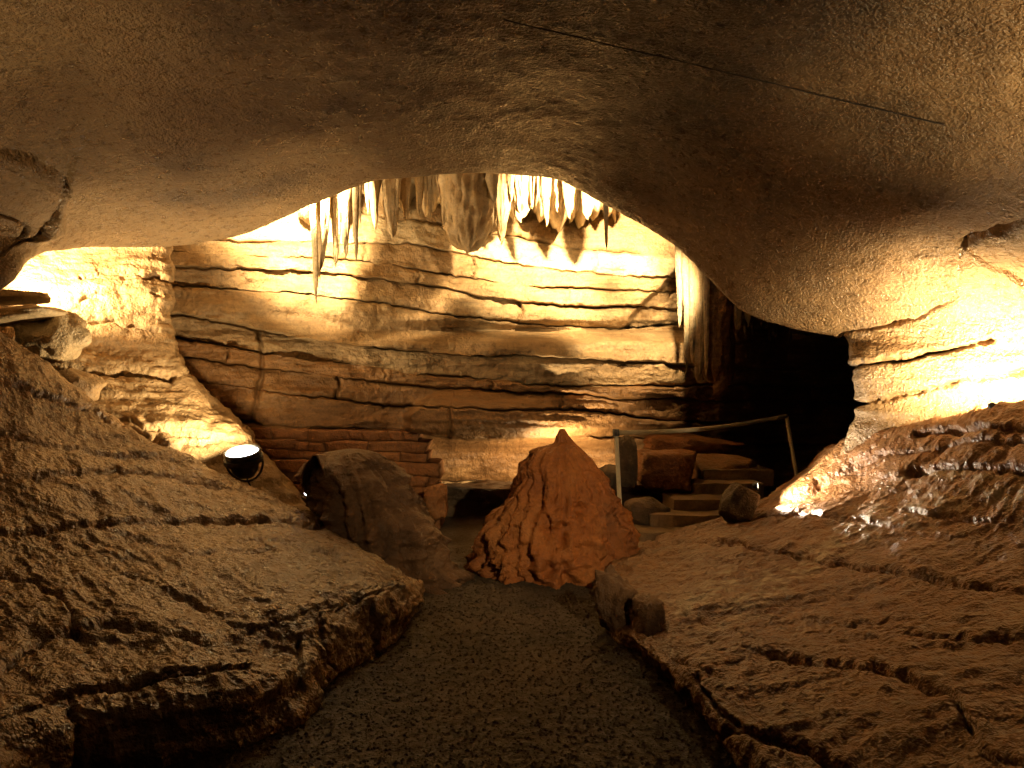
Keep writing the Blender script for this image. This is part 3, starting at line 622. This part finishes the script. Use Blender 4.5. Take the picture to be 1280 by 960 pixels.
boulder('boulder', 95, 480, 6.75, 60, 34, .4, 6, 'wall', 'broken tan rock below the cream boulder on the left ledge', blocky=.6, tilt=.3)
boulder('boulder', 208, 556, 6.9, 34, 24, .3, 7, 'wall', 'small tan stone perched on the left ledge crest', blocky=.5, tilt=.5)
boulder('boulder', 833, 592, 8.9, 78, 58, .7, 8, 'wall_red', 'reddish block between the near rail post and the steps', blocky=.7)
boulder('boulder', 905, 588, 9.2, 76, 40, .6, 9, 'wall_tan', 'squared brown block above the top step under the handrail', blocky=.85, rough=.08)
boulder('boulder', 784, 578, 8.5, 24, 66, .25, 10, 'dark_rock', 'upright dark stone standing right behind the near rail post', blocky=.7, rough=.12)
boulder('boulder', 762, 598, 8.7, 40, 34, .4, 11, 'dark_rock', 'low dark rubble stone peeking past the orange stalagmite shoulder', blocky=.4)
boulder('boulder', 810, 645, 8.1, 60, 46, .5, 12, 'dark_rock', 'dark rubble rock left of the lowest steps', blocky=.5)
boulder('boulder', 862, 560, 9.8, 130, 34, .6, 13, 'wall_red', 'orange lit rubble heap under the middle of the handrail', blocky=.3, rough=.35)
boulder('boulder', 545, 628, 8.15, 30, 44, .4, 14, 'wall_red', 'knobbly red rock at the right foot of the broken wall', blocky=.4, rough=.3)

# ------------------------------------------------------------------ steps
steps = empty('stone_steps', (1.6, 7.5, 0))
for i, (xa, xb, pyt, Y, zt) in enumerate([(796,868,688,7.15,.07),(800,868,668,7.5,.155),(812,902,646,7.8,.265),(842,908,626,8.15,.375),(868,925,606,8.5,.49),(880,940,588,8.85,.60)]):
    xa_, xb_ = (xa-640)/FPX*Y, (xb-640)/FPX*Y+.25
    n = 14
    U, V = np.meshgrid(np.linspace(0, 1, n), np.array([0, .04, .3, .55, .9, .96, 1.0]))
    # profile: under front edge -> front face -> tread -> back
    prof_y = np.interp(V, [0, .04, .55, .6, 1], [0, 0, 0, .02, .55]); prof_z = np.interp(V, [0, .5, .55, .6, 1], [-.18, -.012, 0, .006, .0])
    T = np.stack([xa_+(xb_-xa_)*U, Y+prof_y, zt+prof_z], -1)
    T = T+.022*np.stack([fbm(T, 5, 3, 170+i), fbm(T, 5, 3, 180+i), fbm(T, 5, 3, 190+i)], -1)
    nr = T.shape[0]; verts = T.reshape(-1, 3).tolist(); faces = quads(nr, n).tolist()
    b = len(verts)                                   # ends and underside
    for j in (0, n-1):
        for r in range(nr):
            v = list(verts[r*n+j]); v[2] = zt-.2; verts.append(v)
    for e, j in enumerate((0, n-1)):
        for r in range(nr-1): faces.append([r*n+j, (r+1)*n+j, b+e*nr+r+1, b+e*nr+r])
    o = mesh_obj('step', verts, faces, M['step'], steps, False); o.matrix_parent_inverse = Matrix.Translation(-Vector(steps.location))
tag(steps, 'short flight of shallow stone steps climbing right behind the orange stalagmite', 'steps')

# ------------------------------------------------------------------ handrail
def tube(name, pts, r, mat, parent=None, nt=12):
    pts = [Vector(p) for p in pts]; verts, faces = [], []
    for i, p in enumerate(pts):
        t = (pts[min(i+1, len(pts)-1)]-pts[max(i-1, 0)]).normalized()
        a = t.cross(Vector((0.3, 1, .1))).normalized(); b = t.cross(a)
        for k in range(nt):
            an = 2*math.pi*k/nt; verts.append(p+a*r*math.cos(an)+b*r*math.sin(an))
    for i in range(len(pts)-1):
        for k in range(nt): faces.append([i*nt+k, i*nt+(k+1) % nt, (i+1)*nt+(k+1) % nt, (i+1)*nt+k])
    n0 = len(verts)
    for e, i in ((0, 0), (1, len(pts)-1)):
        verts.append(pts[i])
        for k in range(0, nt): faces.append([i*nt+k, i*nt+(k+1) % nt, n0+e, n0+e])
    fs = [f if f[2] != f[3] else f[:3]+[f[2]] for f in faces]
    me = bpy.data.meshes.new(name); me.from_pydata([tuple(v) for v in verts], [], [f if f[2] != f[3] else f[:3] for f in faces]); me.validate()
    for p in me.polygons: p.use_smooth = True
    me.materials.append(mat); o = bpy.data.objects.new(name, me); C.objects.link(o)
    if parent:
        o.parent = parent; o.matrix_parent_inverse = Matrix.Translation(-Vector(parent.location))
    return o
hr = empty('handrail', P(776, 655, 7.9))
p1t, p1b = P(770, 541, 7.9), P(778, 690, 7.9); p2t, p2b = P(983, 520, 9.4), P(997, 602, 9.4)
tube('post', [p1b, p1t], .022, M['rail'], hr); tube('post', [p2b, p2t], .022, M['rail'], hr)
mid = [tuple(np.array(p1t)*(1-t)+np.array(p2t)*t+np.array([0, 0, -.05*math.sin(math.pi*t)])) for t in np.linspace(0, 1, 14)]
tube('top_rail', mid, .024, M['rail'], hr)
tube('post_cap', [lift(p1t, 0, -.03), lift(p1t, 0, .035)], .034, M['black'], hr)
tag(hr, 'cream painted pipe handrail with two leaning posts above the stone steps', 'handrail')

# ------------------------------------------------------------------ cable along the ceiling
pts = []
for t in np.linspace(0, 1, 60):
    x = 610+(1200-610)*t; y = np.interp(x, [560,620,760,900,1010,1100,1200], [10,22,55,88,115,137,160])
    p, n = on_vault(x, y); pts.append(np.array(P(x, y+1.2*math.sin(x*.05)+1.0*math.sin(x*.13), p[1]*.998)))
pts = np.array(pts); sm = pts.copy()
for k in range(3): sm = np.convolve(np.pad(sm[:, k], 3, mode='edge'), np.ones(7)/7, 'valid') if False else np.stack([np.convolve(np.pad(sm[:, c], 3, mode='edge'), np.ones(7)/7, 'valid') for c in range(3)], -1)
cab = tube('cable', [tuple(p+np.array([0, -.005, -.004])) for p in sm], .0042, M['cable'], None, 6)
tag(cab, 'thin dark cable line running diagonally across the low ceiling', 'cable')

# ------------------------------------------------------------------ floodlights
def floodlight(loc, target, power, label, size=.11, color=WARM, cone=150, blend=.6, lens='lens_warm', rad=.05, name='floodlight', face=None):
    root = empty(name, loc)
    lv = (Vector(target)-Vector(loc)).normalized(); dv = Vector(face).normalized() if face else lv; q = dv.to_track_quat('-Z', 'Y').to_matrix().to_4x4()
    def add(nm, prof, mat):
        nt = 24; verts, faces = [], []
        for (r, z) in prof:
            for k in range(nt):
                a = 2*math.pi*k/nt; verts.append(q@Vector((r*math.cos(a), r*math.sin(a), z)))
        for i in range(len(prof)-1):
            for k in range(nt): faces.append([i*nt+k, i*nt+(k+1) % nt, (i+1)*nt+(k+1) % nt, (i+1)*nt+k])
        return mesh_obj(nm, [tuple(v) for v in verts], faces, mat, root)
    s = size
    add('housing', [(.001, s*1.5), (s*.45, s*1.48), (s*.75, s*1.1), (s*.95, s*.3), (s*1.04, 0), (s*1.04, -s*.12), (s*.96, -s*.12), (s*.93, s*.0)], M['black'])
    add('lens', [(.001, -s*.02), (s*.5, -s*.02), (s*.93, s*.0)], M[lens])
    add('bracket', [(s*1.12, s*.25), (s*1.12, s*.55), (s*.9, s*.55), (s*.9, s*.25), (s*1.12, s*.25)], M['black'])
    if size > .12:                              # the one in clear view: yoke and supply cable
        side = dv.cross(Vector((0, 1, 0))).normalized(); back = -dv
        yk = [side*s*1.1*math.cos(a)+back*(s*.45+s*1.35*math.sin(a)) for a in np.linspace(0, math.pi, 16)]
        for nm, pts_, r_ in (('yoke', yk, .010), ('supply_cable', [back*s*1.4+Vector((.05*k*k*.12, .02*k, -.05*k)) for k in range(9)], .008)):
            o_ = tube(nm, [Vector(loc)+q_ for q_ in pts_], r_, M['black'], root, 8)
    ld = bpy.data.lights.new('bulb', 'SPOT'); ld.energy = power; ld.color = color; ld.spot_size = math.radians(cone); ld.spot_blend = blend
    ld.shadow_soft_size = rad
    lo = bpy.data.objects.new('bulb', ld); C.objects.link(lo); lo.parent = root
    lo.location = dv*(size*.25); lo.rotation_mode = 'QUATERNION'; lo.rotation_quaternion = lv.to_track_quat('-Z', 'Y')
    return tag(root, label, 'lamp', 'cave floodlights')
# the lamp in view on the left, throwing its light up the side wall
floodlight(P(303, 566, 7.0), P(225, 400, 7.8), 210, 'lit round floodlight in view beyond the left ledge, glaring white', .15, WARM, 158, .7, 'lens', .06, face=(-.06, -.30, .95))
# behind the orange stalagmite, on the shelf
floodlight(P(728, 597, 9.3), P(680, 545, 10.0), 210, 'floodlight on the shelf hidden behind the orange stalagmite', .06, WARM, 150, .6)
# behind the arch, washing the stalactites
floodlight((-2.3, 8.3, 3.75), P(420, 270, 10.2), 2000, 'floodlight above the arch lip on the left, aimed at pale stalactites', .09, WARM, 125, .9)
floodlight((.95, 8.2, 3.9), P(705, 275, 10.6), 3300, 'floodlight above the arch lip at centre, aimed at the bedded wall', .09, WARM, 84, .8)
floodlight((1.75, 8.05, 3.2), P(790, 415, 10.2), 800, 'floodlight above the arch lip on the right, aimed at the drapery column', .08, WARM, 52, .7)
# far left, behind the block
floodlight((-4.42, 6.95, 2.5), P(120, 318, 8.0), 650, 'dark floodlight in the gap at far left above the pale slabs', .08, WARM, 130, .7)
# right wall
floodlight((3.36, 5.6, 1.40), (3.72, 6.15, 1.85), 1100, 'floodlight behind the right ledge crest, aimed up at the wall', .025, WARM, 160, .9)
# small lamp in its hood on the right ledge
floodlight(P(947, 607, 6.68), P(1020, 604, 6.50), 130, 'small hooded lamp lying on the right ledge, lighting the slab edge', .03, WHITE, 120, .4, 'lens_warm', .02)
# small lamp behind the flake of the brown mound
floodlight(P(386, 615, 6.42), P(403, 592, 6.47), 14, 'small lamp glinting behind the flake of the brown mound', .04, WHITE, 150, .5, 'lens', .02, face=(.2, -.8, .4))
# behind the arch lip, shining back down over the two ledges
floodlight((-1.5, 7.6, 3.55), (-2.5, 4.6, .6), 115, 'floodlight behind the arch lip at centre left, aimed down at the left ledge', .07, WARM, 60, .9)
floodlight((1.0, 7.6, 3.42), (2.4, 4.6, .4), 55, 'floodlight behind the arch lip at centre right, aimed down at the right ledge', .07, WARM, 60, .9)
# along the entrance passage behind the camera
floodlight((-3.3, 2.1, 1.35), (-3.0, 3.9, 3.1), 150, 'floodlight low on the left wall of the entrance passage', .09, WARM, 70, .9)
floodlight((3.4, 2.8, 1.15), (2.9, 3.9, 3.1), 330, 'floodlight low on the right wall of the entrance passage', .09, WARM, 58, .9)
floodlight((2.0, -.6, 2.9), (.0, 6.8, .7), 900, 'floodlight under the ceiling of the entrance passage', .09, WARM, 25, .9)

# hood stone over the small lamp on the right ledge
boulder('lamp_hood_stone', 920, 632, 6.7, 42, 52, .2, 31, 'dark_rock', 'dark rounded stone hiding the small lamp on the right ledge', 'stone', blocky=.85, tilt=.45)

# ------------------------------------------------------------------ gravel on the path
rs = np.random.RandomState(3); n = 60000
yy = 2.6+rs.rand(n)**1.4*5.0; xx = rs.uniform(-2.2, 2.0, n)
ico = np.array([(0,0,1),(.9,0,.2),(.28,.85,.2),(-.73,.53,.2),(-.73,-.53,.2),(.28,-.85,.2),(0,0,-.5)])
fc = np.array([(0,1,2),(0,2,3),(0,3,4),(0,4,5),(0,5,1),(6,2,1),(6,3,2),(6,4,3),(6,5,4),(6,1,5)])
sz = .003+.009*rs.rand(n)**4; az = rs.rand(n)*6.283
v = ico[None]*np.stack([sz*rs.uniform(.8, 1.5, n), sz, sz*rs.uniform(.5, .9, n)], -1)[:, None]
v = v*(1+.25*rs.uniform(-1, 1, v.shape))
vx = v[..., 0]*np.cos(az)[:, None]-v[..., 1]*np.sin(az)[:, None]; vy = v[..., 0]*np.sin(az)[:, None]+v[..., 1]*np.cos(az)[:, None]
base = np.stack([xx, yy, xx*0], -1); bz = .04*fbm(base, .8, 4, 3)+.004*fbm(base, 12, 3, 5)+.02*np.exp(-((xx-.05)/.5)**2)-.02
V = np.stack([vx+xx[:, None], vy+yy[:, None], v[..., 2]+bz[:, None]+sz[:, None]*.1], -1).reshape(-1, 3)
F = (fc[None]+np.arange(n)[:, None, None]*7).reshape(-1, 3)
g = mesh_obj('gravel', V, F, M['gravel'], None, False); g['kind'] = 'stuff'; g['label'] = 'fine dark gravel scattered over the path'; g['category'] = 'gravel'
